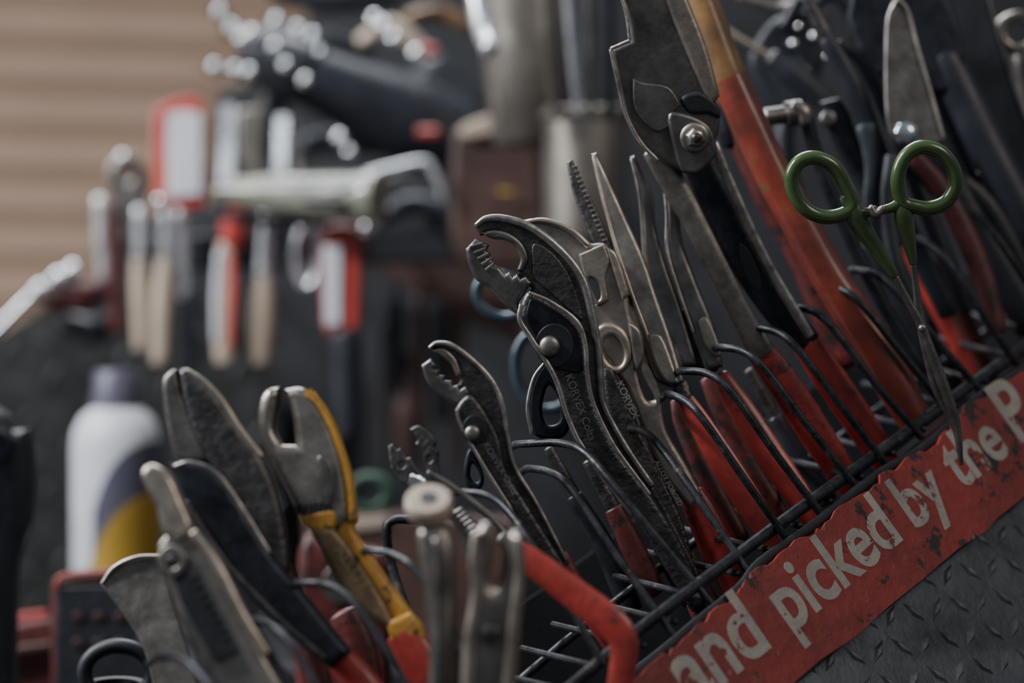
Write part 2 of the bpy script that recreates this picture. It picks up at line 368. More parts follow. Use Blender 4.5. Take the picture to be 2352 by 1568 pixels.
t.text('ALLOY FORGED',(1500,1058),(1556,1160),D,ink,th=.5,off=9.6,bold=.01)
t.sweep([(1590,1135,32),(1625,1200,42),(1660,1275,44),(1700,1360,38),(1740,1450,32)],red,D=D,flat=.55,n=6)
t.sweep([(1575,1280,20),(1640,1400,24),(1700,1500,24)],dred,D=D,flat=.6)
t.done()

# small water pump pliers
D=((990,790,1.14),(1300,1300,1.14))
t=Tool('water_pump_pliers')
t.plate([(983,800,c),(1000,786),(1040,790),(1090,825),(1135,872),(1160,930),(1170,1000),(1185,1070),(1235,1150),(1310,1290,c),(1285,1310,c),(1210,1200),(1150,1120),(1100,1040),(1078,960),(1052,930),(1042,905),(1058,870,c),(1050,835),(1022,812)],D,7,dk,bev=1.8)
t.sweep([(987,798,4),(1004,788,5),(1040,794,6),(1088,829,6),(1131,876,6),(1155,932,6),(1166,1002,6),(1182,1072,6),(1232,1155,5),(1300,1285,5)],rim,D=sh(D,-.004))
t.plate([(990,803,c),(1020,800),(1048,825),(1060,860,c),(1048,862,c),(1036,835),(1015,818)],D,9,st,bev=1)
t.plate([(968,838,c),(990,822,c),(1002,838,c),(996,846,c),(1010,850,c),(1006,860,c),(1022,862,c),(1020,872,c),(1038,874,c),(1040,886,c),(1054,882,c),(1056,894,c),(1070,886,c),(1080,902,c),(1066,920),(1050,930),(1012,908),(982,878)],D,10,st2,bev=1.6,off=.5)
t.plate([(1048,935),(1080,905),(1115,945),(1148,1010),(1162,1080),(1200,1140),(1300,1300,c),(1268,1305,c),(1180,1180),(1120,1085),(1072,1005),(1052,965)],D,7,dk,bev=2,off=4.5)
t.sweep([(1050,940,4),(1055,968,4),(1074,1006,4),(1122,1087,4),(1182,1182,4)],rim,D=sh(D,-.0085),flat=.7)
t.plate(circ(1092,985,30,34),D,2,blk,bev=.5,off=8)  # shade of the small pivot recess, done as a black disc
t.rivet(1086,992,D,18,st,h=3.5,off=9)
t.text('KORVEX Colta',(1110,1020),(1178,1135),D,ink,th=.4,off=8,bold=.01)
t.plate([(1078,1030),(1065,1075),(1070,1115),(1095,1130),(1112,1105),(1100,1060)],D,5,blkm,bev=1.4,off=-4,holes=[[(1084,1065),(1080,1095),(1096,1108),(1099,1085)]])
t.sweep([(1290,1275,16),(1330,1360,24),(1420,1500,24)],red,D=D,flat=.6); t.done()

# small snips
D=((900,1000,1.12),(1140,1200,1.11))
t=Tool('wire_strippers')
t.plate([(892,1024,c),(904,1018,c),(914,1032,c),(922,1028,c),(935,1052,c),(944,1050,c),(958,1075),(990,1105),(975,1125,c),(940,1120),(906,1092),(896,1060)],D,4,dk,bev=1,holes=[circ(924,1068,7)])
t.plate([(943,986,c),(962,978),(985,990),(1003,1012),(1000,1028,c),(1010,1038,c),(1008,1060),(1014,1100,c),(992,1108,c),(978,1068),(976,1040,c),(956,1020,c),(960,1010)],D,4,dk,bev=1,off=2,holes=[circ(988,1055,7)])
for i in range(5): t.sweep([(948+i*7,1092+i*3,6),(944+i*7,1110+i*3,6),(950+i*7,1122+i*2,5)],chrome,D=sh(D,-.008))
t.rivet(968,1108,D,14,chrome,off=5)
t.sweep([(985,1085,8),(1040,1118,8),(1130,1190,9),(1190,1270,9)],st2,D=sh(D,-.01))
t.sweep([(965,1115,10),(1040,1180,12),(1070,1240,14),(1120,1380,18)],st2,D=D,flat=.6)
for i in range(6): t.sweep([(1046+i*8,1180+i*9,9),(1062+i*8,1170+i*9,9)],st2,D=sh(D,-.015))
t.done()

# dark diagonal cutters left
D=((400,850,1.09),(820,1520,1.07))
t=Tool('diagonal_cutting_pliers')
t.plate([(374,885),(390,853),(410,848,c),(424,905),(446,962),(472,1000),(486,1060),(440,1068),(405,1050),(385,985)],D,11,st2,bev=3.2)
t.plate([(414,850,c),(438,850),(498,905),(540,968),(602,1045),(645,1150),(668,1290),(650,1340,c),(580,1220),(500,1090),(452,1012),(425,925)],D,12,dk,bev=3.5,off=1)
t.sweep([(430,850,5),(470,876,6),(510,920,7),(548,980,7),(600,1048,7)],warm,D=sh(D,-.012))
t.plate([(570,1020,c),(600,1042,c),(612,1075,c),(590,1070,c)],D,8,warm,bev=2,off=2)
t.plate([(398,1066,c),(440,1056),(500,1080),(560,1160),(622,1262),(690,1345),(750,1420),(812,1495,c),(765,1535,c),(640,1430),(540,1325),(470,1230),(425,1140)],D,12,blkm,bev=3.6,off=6)
t.sweep([(402,1070,5),(440,1062,6),(498,1086,5),(556,1166,5),(618,1268,5)],rim,D=sh(D,-.018))
t.sweep([(430,1150,5),(475,1228,6),(543,1318,6),(642,1420,6),(745,1510,6)],dk,D=sh(D,-.016))
t.sweep([(775,1508,34),(830,1570,40),(900,1660,38)],red,D=D,flat=.6)
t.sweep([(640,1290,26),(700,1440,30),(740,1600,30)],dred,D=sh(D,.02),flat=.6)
t.done()

# yellow cutters
D=((620,880,1.10),(1000,1560,1.08))
t=Tool('yellow_end_cutters')
t.plate([(597,935),(612,898),(646,888,c),(642,930),(634,985),(652,1022,c),(682,1022,c),(674,955),(656,894,c),(700,892),(742,932),(778,1010),(800,1090),(808,1190,c),(770,1215),(718,1212),(692,1190),(655,1120),(617,1042),(598,985)],D,13,st,bev=4)
t.plate([(700,893,c),(735,915),(768,965),(796,1040),(814,1110),(822,1195,c),(804,1200,c),(798,1120),(782,1050),(756,985),(728,935)],D,11,yel,bev=3,off=1.5)
t.plate([(735,1050),(762,1062),(775,1110),(765,1160),(745,1160),(738,1110)],D,3,st2,bev=1,off=6)
for i in range(8): t.plate([(682+i*11,1160+i*-1,c),(689+i*11,1158-i,c),(691+i*11,1182-i,c),(684+i*11,1184-i,c)],D,2,blk,bev=.3,off=6.2)
t.plate([(690,1188,c),(765,1172),(778,1190,c),(770,1215),(740,1222),(705,1210)],D,5,yel,bev=1.5,off=5)
t.plate([(772,1130,c),(812,1120,c),(822,1190),(815,1215),(850,1270),(960,1425,c),(905,1452,c),(850,1380),(790,1270),(765,1205)],D,10,yel,bev=3,off=-1)
t.plate([(712,1210,c),(770,1212,c),(810,1260),(880,1370),(920,1450,c),(880,1440,c),(800,1370),(752,1290)],D,10,M('bronze_arm',(.22,.155,.09),.7,.45,.3,60),bev=3,off=3)
t.text('ALLOY',(772,1262),(838,1362),D,M('bronze_engraving',(.35,.26,.15),.8,.5,.2,50,bump=0),th=.5,off=7.6,bold=.01)
t.plate([(885,1430,c),(945,1405,c),(970,1430),(985,1470,c),(962,1456,c),(950,1490,c),(930,1462,c),(908,1478,c)],D,10,yel,bev=2.5,off=3)
t.sweep([(925,1452,42),(962,1515,48),(1005,1620,48)],red,D=sh(D,-.004),flat=.5,n=6)
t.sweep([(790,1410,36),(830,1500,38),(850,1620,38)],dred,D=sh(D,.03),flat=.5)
t.done()

# adjustable toothed pliers (left)
D=((340,1070,1.03),(600,1560,1.01))
t=Tool('locking_pliers')
t.plate([(327,1092),(338,1070),(362,1068),(395,1092),(422,1150),(446,1215),(420,1245),(382,1230),(368,1195),(362,1165),(342,1130)],D,10,warm,bev=3)
t.plate([(364,1250),(405,1212),(450,1222),(500,1295),(548,1395),(600,1490),(660,1620),(500,1620),(440,1490),(395,1370),(374,1300)],D,9,st,bev=3,off=-2)
z=[]
for i in range(9): z+= [(436+i*11,1318+i*20,c),(464+i*10,1326+i*20,c)]
t.plate([(404,1322,c)]+z+[(548,1500,c),(500,1520,c),(420,1380,c)],D,3,blk,bev=.4,off=4)
t.plate(circ(402,1290,34,38),D,3,st,bev=1,off=5,holes=[circ(402,1290,17)])
t.rivet(402,1290,D,17,dk,off=4)
t.sweep([(445,1225,12),(500,1300,13),(550,1400,13),(610,1500,13)],warm,D=sh(D,-.008))
t.plate([(520,1370,c),(560,1400),(600,1460),(660,1560),(700,1640,c),(620,1640,c),(560,1500)],D,8,blkm,bev=2,off=-6)
t.done()
t=Tool('putty_knife')
t.plate([(233,1345,c),(262,1308),(310,1285),(372,1280,c),(395,1370),(430,1480),(470,1620,c),(360,1620,c),(330,1490),(275,1400)],((300,1280,1.118),(400,1620,1.104)),3,st,bev=1.2)
t.sweep([(235,1340,5),(262,1304,6),(310,1281,6),(370,1277,5)],warm,D=1.115)
t.sweep([(400,1560,40),(420,1700,48),(440,1850,45)],blk,D=1.11,flat=.6)
t.done()
t=Tool('black_hose_coupling')
t.sweep([(x,y,18) for x,y in circ(272,1545,78,62,n=14)],blk,D=1.12,closed=True,n=3)
cc=W(272,1560,1.13); t.lathe(cc+Vector((0,0,-.10)),(0,-.15,1),[(0,.0160),(.08,.0162),(.09,.0175),(.1,.0172),(.1,.013),(.02,.012)],blk)
t.done()

# near locking grip pliers
t=Tool('locking_grip_pliers')
D=1.0
cc=W(985,1160,1.0)
ax=Vector((0,-.62,.78))
t.lathe(cc,ax,[(-.007,.006),(-.004,.0092),(0,.0102),(.003,.0098),(.0042,.0085),(.0042,.0035),(.001,.0028),(.001,.0001)],cream)
t.lathe(cc+ax*.0038,ax,[(0,.0036),(.0008,.0036),(.0008,.0001)],blk)
t.sweep([(988,1180,26),(992,1215,28),(1000,1235,22)],st,D=1.008)
for i in range(5): t.sweep([(968,1190+i*9,5),(1012,1190+i*9,5)],st,D=1.003)
t.plate([(958,1225),(985,1205),(1030,1215),(1046,1290),(1050,1420),(1045,1620,c),(985,1620,c),(985,1470),(972,1330)],D,14,st,bev=5)
t.sweep([(1005,1240,14),(1012,1360,16),(1012,1600,16)],st2,D=.992)
t.done()
t=Tool('locking_grip_pliers')
t.plate([(1084,1260),(1094,1215),(1112,1198),(1132,1210),(1134,1262),(1126,1330),(1142,1352),(1158,1320),(1164,1250),(1170,1222),(1190,1218),(1204,1250),(1206,1330),(1196,1430),(1185,1620,c),(1062,1620,c),(1062,1480),(1078,1370)],.99,13,st,bev=4.6)
t.sweep([(1094,1225,10),(1090,1290,14),(1095,1360,14),(1080,1470,16),(1075,1600,18)],warm,D=.983)
t.sweep([(1190,1235,10),(1192,1320,12),(1180,1430,16),(1165,1600,18)],warm,D=.983)
t.rivet(1128,1450,.99,24,dk,off=7)
t.done()
t=Tool('bent_red_handle_wrench')
t.sweep([(1190,1262,24),(1225,1292,32),(1300,1350,36),(1380,1410,38),(1425,1455,36),(1434,1500,32),(1425,1560,30),(1415,1640,30)],red,D=((1200,1270,1.07),(1430,1480,1.06)),flat=.5,n=6,sq=2.8)
t.sweep([(1150,1235,16),(1190,1262,20),(1215,1280,20)],st2,D=((1200,1270,1.07),(1430,1480,1.06)),flat=.6)
t.done()

# needle nose 1
D=((1330,360,1.245),(1760,1220,1.215))
t=Tool('needle_nose_pliers')
t.plate([(1301,374,c),(1314,367,c),(1342,425),(1378,500),(1410,580),(1455,700,c),(1420,690),(1385,610),(1345,520),(1316,445)],D,5,dk,bev=1.2)
for i in range(16):
    x=1318+i*4.6; y=385+i*11.2
    t.plate([(x-4,y,c),(x+7,y-4,c),(x+8,y,c),(x-3,y+4,c)],D,5.8,rim,bev=.2)
t.plate([(1357,356,c),(1371,352,c),(1402,420),(1440,505),(1482,600),(1512,690),(1545,785),(1572,878,c),(1544,888,c),(1510,850),(1478,760),(1445,670),(1410,570),(1380,460)],D,7,st,bev=2.2,off=1)
t.sweep([(1362,360,2.5),(1385,455,4),(1415,565,5),(1449,668,5),(1482,756,5),(1512,842,5)],warm,D=sh(D,-.004))
t.plate([(1430,640,c),(1470,650),(1500,720),(1555,860),(1548,892,c),(1505,870),(1470,790)],D,8,st2,bev=2.4,off=-3)
t.plate([(1488,770,c),(1520,775),(1550,850),(1560,882,c),(1530,880),(1500,830)],D,4,warm,bev=1.4,off=4)
t.sweep([(1562,880,20),(1572,915,22)],dk,D=D,flat=.6)
t.sweep([(1568,905,18),(1610,975,28),(1680,1090,35),(1750,1200,32),(1830,1330,26)],red,D=D,flat=.5,n=6,sq=2.4)
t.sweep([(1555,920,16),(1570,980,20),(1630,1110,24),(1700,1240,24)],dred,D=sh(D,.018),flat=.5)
t.done()
# needle nose 2
D=((1480,350,1.26),(1860,1180,1.235))
t=Tool('bent_nose_pliers')
t.plate([(1446,362,c),(1458,357,c),(1480,405),(1500,450),(1506,520),(1528,605),(1562,700),(1605,842,c),(1565,842,c),(1515,730),(1482,620),(1472,490)],D,7,st2,bev=2.2)
t.sweep([(1450,366,3),(1466,430,4),(1474,500,4),(1483,615,4),(1514,725,4)],rim,D=sh(D,-.006))
t.plate([(1501,350,c),(1513,346,c),(1541,408),(1558,465),(1567,555),(1602,655),(1642,755),(1660,843,c),(1620,854,c),(1588,765),(1552,660),(1528,575),(1528,490),(1518,400)],D,8,st2,bev=2.6,off=2)
t.sweep([(1504,354,2),(1520,400,3),(1531,490,4),(1532,573,4),(1556,658,4),(1592,762,4)],rim,D=sh(D,-.008))
t.plate([(1530,700,c),(1590,720),(1640,800),(1650,850,c),(1590,860,c),(1550,800)],D,9,blkm,bev=2.6,off=-3)
t.plate([(1600,740,c),(1625,735),(1655,810),(1640,820),(1615,790)],D,3,warm,bev=1,off=6)
t.sweep([(1655,862,20),(1710,950,31),(1780,1060,34),(1850,1160,30),(1920,1270,26)],red,D=D,flat=.5,n=6,sq=2.4)
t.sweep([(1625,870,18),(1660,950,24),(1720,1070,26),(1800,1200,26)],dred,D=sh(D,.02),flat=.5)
t.done()

# big combination pliers
D=((1480,0,1.23),(1930,1080,1.26))
t=Tool('sheet_metal_seamer_pliers')
t.plate([(1400,113,c),(1446,94,c),(1438,40),(1415,-60,c),(1500,-80,c),(1540,20),(1590,130),(1640,225),(1650,290),(1622,360),(1580,398),(1520,372),(1470,330),(1438,270),(1418,190)],D,14,st2,bev=2.5)
t.sweep([(1403,116,4),(1420,190,5),(1440,268,5),(1474,330,5),(1510,368,5)],rim,D=sh(D,-.008))
t.sweep([(1404,112,4),(1446,94,4)],rim,D=1.222)
t.sweep([(1446,94,3),(1440,40,4),(1425,-20,4),(1418,-60,4)],rim,D=1.222)
t.plate([(1450,180,c),(1470,190,c),(1530,200),(1560,240,c),(1540,258,c),(1535,290,c),(1500,300),(1455,250)],D,3,st2,bev=.8,off=8)
t.plate([(1560,225),(1600,210),(1640,235),(1650,270),(1620,262),(1580,260)],D,8,blk,bev=2,off=5)
t.plate([(1500,-80,c),(1545,-80,c),(1585,20),(1620,110),(1650,220,c),(1625,235),(1580,140),(1535,30)],D,10,warm,bev=2.5,off=4)
t.plate([(1530,262),(1575,262),(1625,290),(1640,350),(1600,395),(1560,390),(1540,330)],D,6,st2,bev=2,off=8)
t.rivet(1590,315,D,34,st,h=2,off=11); t.rivet(1590,315,D,24,rim,h=5,off=12,seg=6); t.rivet(1590,315,D,12,dk,h=3,off=17)
t.sweep([(1500,345,26),(1545,420,30),(1600,520,27),(1655,630,27),(1700,720,27),(1752,812,30)],st,D=D,flat=.6,sq=2.8)
t.sweep([(1740,798,32),(1800,880,38),(1870,990,39),(1930,1080,34),(2000,1190,28)],red,D=D,flat=.5,n=6,sq=2.4)
t.sweep([(1600,370,36),(1650,470,42),(1710,590,42),(1780,700,38),(1855,790,34)],blkm,D=sh(D,.014),flat=.5,sq=2.8)
t.sweep([(1640,330,12),(1690,450,12),(1760,600,12),(1860,770,12)],rim,D=sh(D,.004),flat=.6)
t.sweep([(1850,785,34),(1900,860,38),(1965,955,38),(2040,1070,32)],red,D=sh(D,.014),flat=.5,n=6,sq=2.4)
t.plate([(1700,560),(1725,580),(1750,640),(1748,672),(1728,655),(1705,610)],D,2,navy,bev=.5,off=-5)
t.done()

# long handled with amber/red tubes
D=((1640,0,1.30),(2060,920,1.29))
t=Tool('bolt_cutters')
t.sweep([(1570,-120,36),(1600,-30,37),(1640,80,39),(1682,195,39)],ora,D=D)
t.sweep([(1676,182,42),(1715,270,43),(1770,390,43),(1830,500,43),(1890,610,43),(1950,705,45),(2010,800,48),(2060,890,46),(2110,980,38)],rust,D=D,n=8,sq=2.2,cap=False)
t.sweep([(1652,212,28),(1710,340,30),(1780,490,30),(1840,600,28),(1890,720,30),(1950,830,34)],dred,D=sh(D,.035),flat=.7)
t.sweep([(1545,-100,22),(1590,40,24),(1640,170,24),(1680,330,22)],blkm,D=sh(D,.035),flat=.8)
t.done()

# green handled hemostat
D=((2000,400,1.18),(2200,1060,1.20))
t=Tool('hemostat_scissors')
L=[(1960,470),(1944,428),(1915,382),(1872,362),(1836,372),(1818,405),(1826,448),(1856,484),(1895,498),(1935,492)]
t.sweep([(x,y,17) for x,y in L],grn,D=D,closed=True,n=5)
Rr=[(2072,462),(2062,410),(2078,362),(2114,338),(2158,348),(2188,384),(2194,428),(2172,464),(2135,478),(2100,474)]
t.sweep([(x,y,17) for x,y in Rr],grn,D=D,closed=True,n=5)
t.sweep([(1945,450,12),(1960,485,25),(1985,530,22),(2020,580,16),(2056,634,10)],grn,D=D,flat=.7,n=6)
t.sweep([(2070,450,12),(2074,490,23),(2085,540,18),(2098,605,9)],grn,D=D,flat=.7,n=6)
t.sweep([(1950,478,15),(1985,488,12),(2012,482,11)],grn,D=D); t.sweep([(2020,484,10),(2050,476,12),(2072,462,14)],grn,D=D)
t.sweep([(2000,476,8),(2012,492,10),(2028,478,8)],st,D=sh(D,-.005))
t.sweep([(2054,630,8),(2085,690,9),(2112,740,11),(2135,800,12),(2165,880,13),(2195,970,11),(2208,1066,5)],st2,D=D,flat=.7)
t.sweep([(2097,602,7),(2104,660,8),(2114,735,11),(2130,810,12),(2150,890,11),(2180,950,10),(2200,1000,6)],st2,D=sh(D,.006),flat=.7)
t.rivet(2116,752,D,9,st,off=1.5)
t.done()

# grey shears (right)
D=((2070,0,1.36),(2170,800,1.34))
t=Tool('garden_shears')
t.plate([(2032,80),(2042,20),(2062,-5),(2085,20),(2108,100),(2140,210),(2172,325,c),(2120,345),(2062,340),(2034,270)],D,5,st2,bev=1.4)
t.sweep([(2050,20,4),(2062,3,4),(2085,24,4),(2107,104,4),(2139,214,4),(2168,318,4)],st,D=sh(D,-.004))
t.plate([(2040,290),(2085,285),(2150,310),(2185,370),(2200,470),(2160,460),(2100,400),(2060,370)],D,8,blkm,bev=2,off=-3)
t.rivet(2074,312,D,28,chrome,h=7,off=4)
t.sweep([(2100,360,22),(2160,430,24),(2210,520,26),(2260,640,26),(2290,760,24)],dred,D=D,flat=.6)
t.sweep([(2050,360,18),(2040,470,18),(2060,600,18),(2120,740,20)],slate,D=D,flat=.6)
t.done()

def simple_pliers(name,path1,path2,head,D,m1,m2,piv=None,flat=.6):
    t=Tool(name); t.plate(head,D,10,m1,bev=2.5)
    t.sweep(path1,m2,D=D,flat=flat); t.sweep(path2,m2,D=sh(D,.01),flat=flat)
    if piv: t.rivet(piv[0],piv[1],D,piv[2],st,off=6)
    t.done()
simple_pliers('tin_snips',[(2170,130,40),(2230,260,44),(2300,400,44),(2400,580,44)],[(2120,200,36),(2190,360,36),(2260,500,36),(2330,640,34)],
  [(1945,40,c),(1960,-40,c),(2140,-60,c),(2200,60),(2210,180),(2150,215),(2090,150),(2020,180,c),(1985,150)],((2000,0,1.40),(2300,500,1.39)),blkm,nk,None)
t=Tool('pruning_saw')
t.plate([(2150,-60,c),(2260,-60,c),(2300,100),(2352,260),(2440,420,c),(2380,470,c),(2280,300),(2200,120)],1.43,8,nk,bev=2.5)
t.sweep([(2262,-40,3),(2300,100,3),(2352,262,3),(2430,420,3)],st2,D=1.425)
t.done()
t=Tool('swivel_socket')
cc=W(1840,258,1.33); ax=(1,.2,.15)
t.lathe(cc-Vector(ax).normalized()*.022,ax,[(0,.004),(.001,.005),(.012,.005),(.013,.0072),(.022,.0072),(.024,.005),(.024,.0001)],st2)
t.sweep([(1822,244,16),(1846,258,19),(1848,280,16)],st,D=1.325)
t.sweep([(1850,262,18),(1868,330,16),(1900,420,16),(1960,560,16),(2030,700,16),(2120,850,14)],blkm,D=1.33)
t.done()
t=Tool('pipe_wrench')
t.plate([(1880,235,c),(1925,225,c),(1950,260),(1975,330),(2030,440),(2100,560,c),(2060,570,c),(1980,440),(1920,340)],1.38,10,blkm,bev=3)
t.rivet(1900,275,1.38,20,st2,off=5)
t.sweep([(1990,290,24),(2005,380,20),(2000,470,18),(2010,560,18)],slate,D=1.36,flat=.5)
t.done()
t=Tool('ratchet_wrench')
t.plate(circ(2340,75,62,50),1.45,14,st,bev=4,holes=[circ(2340,75,26)])
t.sweep([(2350,130,30),(2370,250,30),(2400,420,34)],st2,D=1.45)
t.done()
t=Tool('screwdriver')
t.sweep([(1640,50,8),(1700,90,9),(1775,135,10)],warm,D=1.5)
t.sweep([(1775,135,24),(1820,170,30),(1890,230,28),(1930,270,24)],nk,D=1.5,n=6)
t.done()
t=Tool('black_side_cutters')
t.plate([(1720,150),(1760,60),(1830,30),(1880,70),(1890,150),(1850,230),(1790,260)],1.54,14,nk,bev=4,holes=[circ(1800,150,24)])
t.sweep([(1800,60,16),(1850,-30,18),(1880,-100,18)],nk,D=1.53)
t.sweep([(1700,-10,14),(1790,20,14),(1860,0,12),(1900,40,10)],st,D=1.53)
t.sweep([(1850,30,10),(1910,-10,12),(1950,30,12),(1960,90,10)],blkm,D=1.52)
for x,y,r in [(1822,100,.003),(1868,84,.0025),(1850,160,.002),(1900,130,.002),(1835,60,.002)]: t.dome(x,y,1.525,r,chrome)
t.sweep([(1820,220,26),(1800,330,24),(1830,480,24),(1860,620,24)],nk,D=1.54)
t.done()
for k,(pp,m_) in enumerate([([(1900,90,20),(1960,200,24),(2010,330,24),(2080,520,24),(2180,720,24)],nk),([(2180,400,30),(2230,500,32),(2300,620,34),(2370,740,34)],nk),([(2080,560,16),(2140,680,20),(2205,800,22),(2240,880,20)],red),([(2240,560,20),(2290,640,24),(2360,760,26)],dred),([(1990,560,20),(2060,700,24),(2130,840,26),(2170,920,22)],nk),([(2330,330,24),(2360,480,28),(2420,640,30)],dred)]):
    t=Tool('pliers'); D=1.37+.012*k; t.sweep(pp,m_,D=D,flat=.6,n=6,sq=2.4); x,y,r=pp[0]; t.sweep([(x-50,y-100,r*.7),(x-20,y-40,r*.9),(x+4,y+8,r*.9)],dk,D=D,flat=.6)
    t.sweep([(x+26,y+10,r*.6),(pp[1][0]+50,pp[1][1]-6,r),(pp[-1][0]+40,pp[-1][1]-10,r)],(dred if m_ is red else m_),D=D+.008,flat=.6); t.done()
for k,(pp,m_,dd) in enumerate([([(1410,1170,22),(1450,1250,28),(1500,1360,30)],dred,1.22),([(1320,1140,20),(1390,1260,26),(1450,1400,28)],blk,1.23),([(1480,1180,16),(1540,1300,20),(1590,1380,24)],blk,1.23),([(2010,800,22),(2050,870,28),(2100,950,28)],nk,1.34),([(1680,1080,18),(1740,1180,24),(1800,1280,26)],nk,1.27),([(1780,960,18),(1840,1060,24),(1900,1150,26)],nk,1.30)]):  # rear handles mostly coloured dark, standing in for shaded gaps between grips
    t=Tool('pliers'); t.sweep(pp,m_,D=dd,flat=.6,n=6); x,y,r=pp[0]; t.sweep([(x-60,y-110,r*.6),(x-22,y-40,r*.8),(x+3,y+6,r*.8)],dk,D=dd,flat=.6); t.done()
t=Tool('blue_handled_scissors')
t.sweep([(x,y,12) for x,y in circ(1150,680,58,46,n=12,rot=.5)],blue,D=1.4,closed=True,n=4)
t.sweep([(x,y,12) for x,y in circ(1250,850,66,92,n=12,rot=-.2)],blue,D=1.4,closed=True,n=4)
t.sweep([(1200,710,12),(1260,780,14),(1340,900,14),(1440,1080,10)],st2,D=1.41,flat=.4)
t.sweep([(1290,920,12),(1350,1010,14),(1450,1180,9)],st2,D=1.405,flat=.4)
t.done()
t=Tool('hook_pick_tool')
t.sweep([(960,1195,1.13,11),(905,1195,1.13,11),(888,1220,1.13,11),(900,1300,1.13,11),(940,1420,1.12,11),(980,1540,1.1,11)],wire,n=6)
t.done()

# ================================================================= BACKGROUND
t=Tool('spray_cleaner_bottle'); d=1.85; s_=K*d
base=W(268,1478,d); r=100*s_; hh=lambda y:(1478-y)*s_
t.lathe(base,(0,0,1),[(0,r*.96),(.003,r),(hh(1030),r*1.02),(hh(990),r*.98),(hh(955),r*.8),(hh(935),r*.55),(hh(930),r*.5)],white,40)
t.lathe(base,(0,0,1),[(hh(935),r*.56),(hh(930),r*.56),(hh(855),r*.5),(hh(850),r*.46),(hh(850),.0001)],purple,32)
def wrap(a0,a1,fy0,fy1,m,rr):
    vs=[];fs=[];n=20
    for i in range(n+1):
        f=i/n;a=math.radians(a0+(a1-a0)*f)
        for y in (fy0(f),fy1(f)): vs.append(base+Vector((math.cos(a)*rr,math.sin(a)*rr,hh(y))))
    for i in range(n): fs.append([2*i,2*i+1,2*i+3,2*i+2])
    t.add(vs,fs,m)
wrap(-112,20,lambda f:1430,lambda f:1010+ (1-f)**5*160,purple,r*1.035)
wrap(-118,20,lambda f:1430,lambda f:1120+ (1-f)**4*180,yl,r*1.05)
t.done()
t=Tool('work_shelf')
t.box(Vector((-.06,1.85,1.1045)),Vector((.50,0,0)),Vector((0,.15,0)),Vector((0,0,.0135)),navy)
t.done()
t=Tool('multimeter')
t.plate([(122,1345,c),(140,1318),(240,1308),(380,1315),(400,1340),(400,1712,c),(125,1712,c)],1.55,26,dred,bev=5)
t.plate([(138,1340,c),(384,1336,c),(384,1690,c),(138,1690,c)],1.55,6,blk,bev=1.5,off=12)
t.sweep([(130,1350,5),(145,1322,5),(240,1313,5),(378,1320,5)],red,D=1.535)
for i in range(4):
    for j in range(2): t.plate(circ(190+i*48,1410+j*60,15,12,n=8),1.55,3,tray,bev=1,off=15)
t.done()
t=Tool('red_parts_tray')
t.plate([(-40,1440,c),(120,1418,c),(180,1500,c),(150,1685,c),(-40,1685,c)],1.6,20,dred,bev=4)
t.plate([(-40,1415,c),(110,1400,c),(112,1440,c),(-40,1460,c)],1.62,10,red,bev=2)
t.plate([(-40,1490,c),(120,1470,c),(125,1484,c),(-40,1506,c)],1.59,8,brown,bev=1,off=6); t.done()
t=Tool('power_drill')
t.plate([(-60,955),(10,945),(40,985),(70,1000),(72,1180),(50,1260),(36,1400),(34,2000),(60,2230,c),(-160,2230,c),(-110,1800),(-120,1300)],1.0,24,nk,bev=6)
t.plate([(-10,985),(30,990),(45,1030),(20,1060),(-10,1050)],1.0,5,blkm,bev=1.4,off=12)
t.done()
t=Tool('tape_measure')
t.plate([(690,1262),(760,1250),(880,1262),(900,1300),(900,1735,c),(680,1735,c)],1.5,30,dred,bev=6); t.plate(circ(790,1335,46),1.5,4,st2,bev=1,off=16); t.done()
t=Tool('green_tape_roll'); t.plate(circ(850,1130,60,46),1.7,25,green2,bev=3,holes=[circ(850,1130,28,22)]); t.done()
t=Tool('parts_bin')
t.plate([(700,1176,c),(900,1176,c),(1180,1190,c),(1150,1580,c),(720,1580,c)],1.8,40,brown,bev=6)
t.plate([(720,1200,c),(890,1185,c),(890,1208,c),(720,1228,c)],1.78,5,cream,bev=1); t.done()
t=Tool('tool_board')
t.plate([(235,640,c),(250,520,c),(480,470,c),(500,210,c),(700,150,c),(720,-300,c),(3200,-300,c),(3200,3900,c),(230,3900,c)],2.35,12,navy,bev=2)
t.done()
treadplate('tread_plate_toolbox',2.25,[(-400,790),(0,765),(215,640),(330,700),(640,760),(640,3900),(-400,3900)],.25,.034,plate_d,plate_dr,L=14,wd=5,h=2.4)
t=Tool('tool_rail'); 
t.plate([(240,545,c),(1060,520,c),(1060,600,c),(240,625,c)],2.02,40,blk,bev=3)
t.plate([(840,540,c),(1100,520,c),(1200,700,c),(1200,800,c),(860,620,c)],2.1,14,brown,bev=3)
for x in (330,520,700,900): t.sweep([(x,560,2.05,7),(x,560,2.33,7)],blk,n=2)
t.done()
for k,(x,y0,y1,r,m_) in enumerate([(905,600,900,16,blkm),(960,610,1010,13,brown),(1010,600,960,18,nk),(1050,620,1080,13,brown),(880,780,1060,10,dk),(930,840,1060,20,brown)]):
    t=Tool('hanging_file'); t.sweep([(x,y0-30,r*.6),(x,y0+60,r*.7),(x,y0+100,r*1.3),(x+4,(y0+y1)/2,r*1.4),(x+4,y1,r)],m_,D=2.1,n=4); t.done()
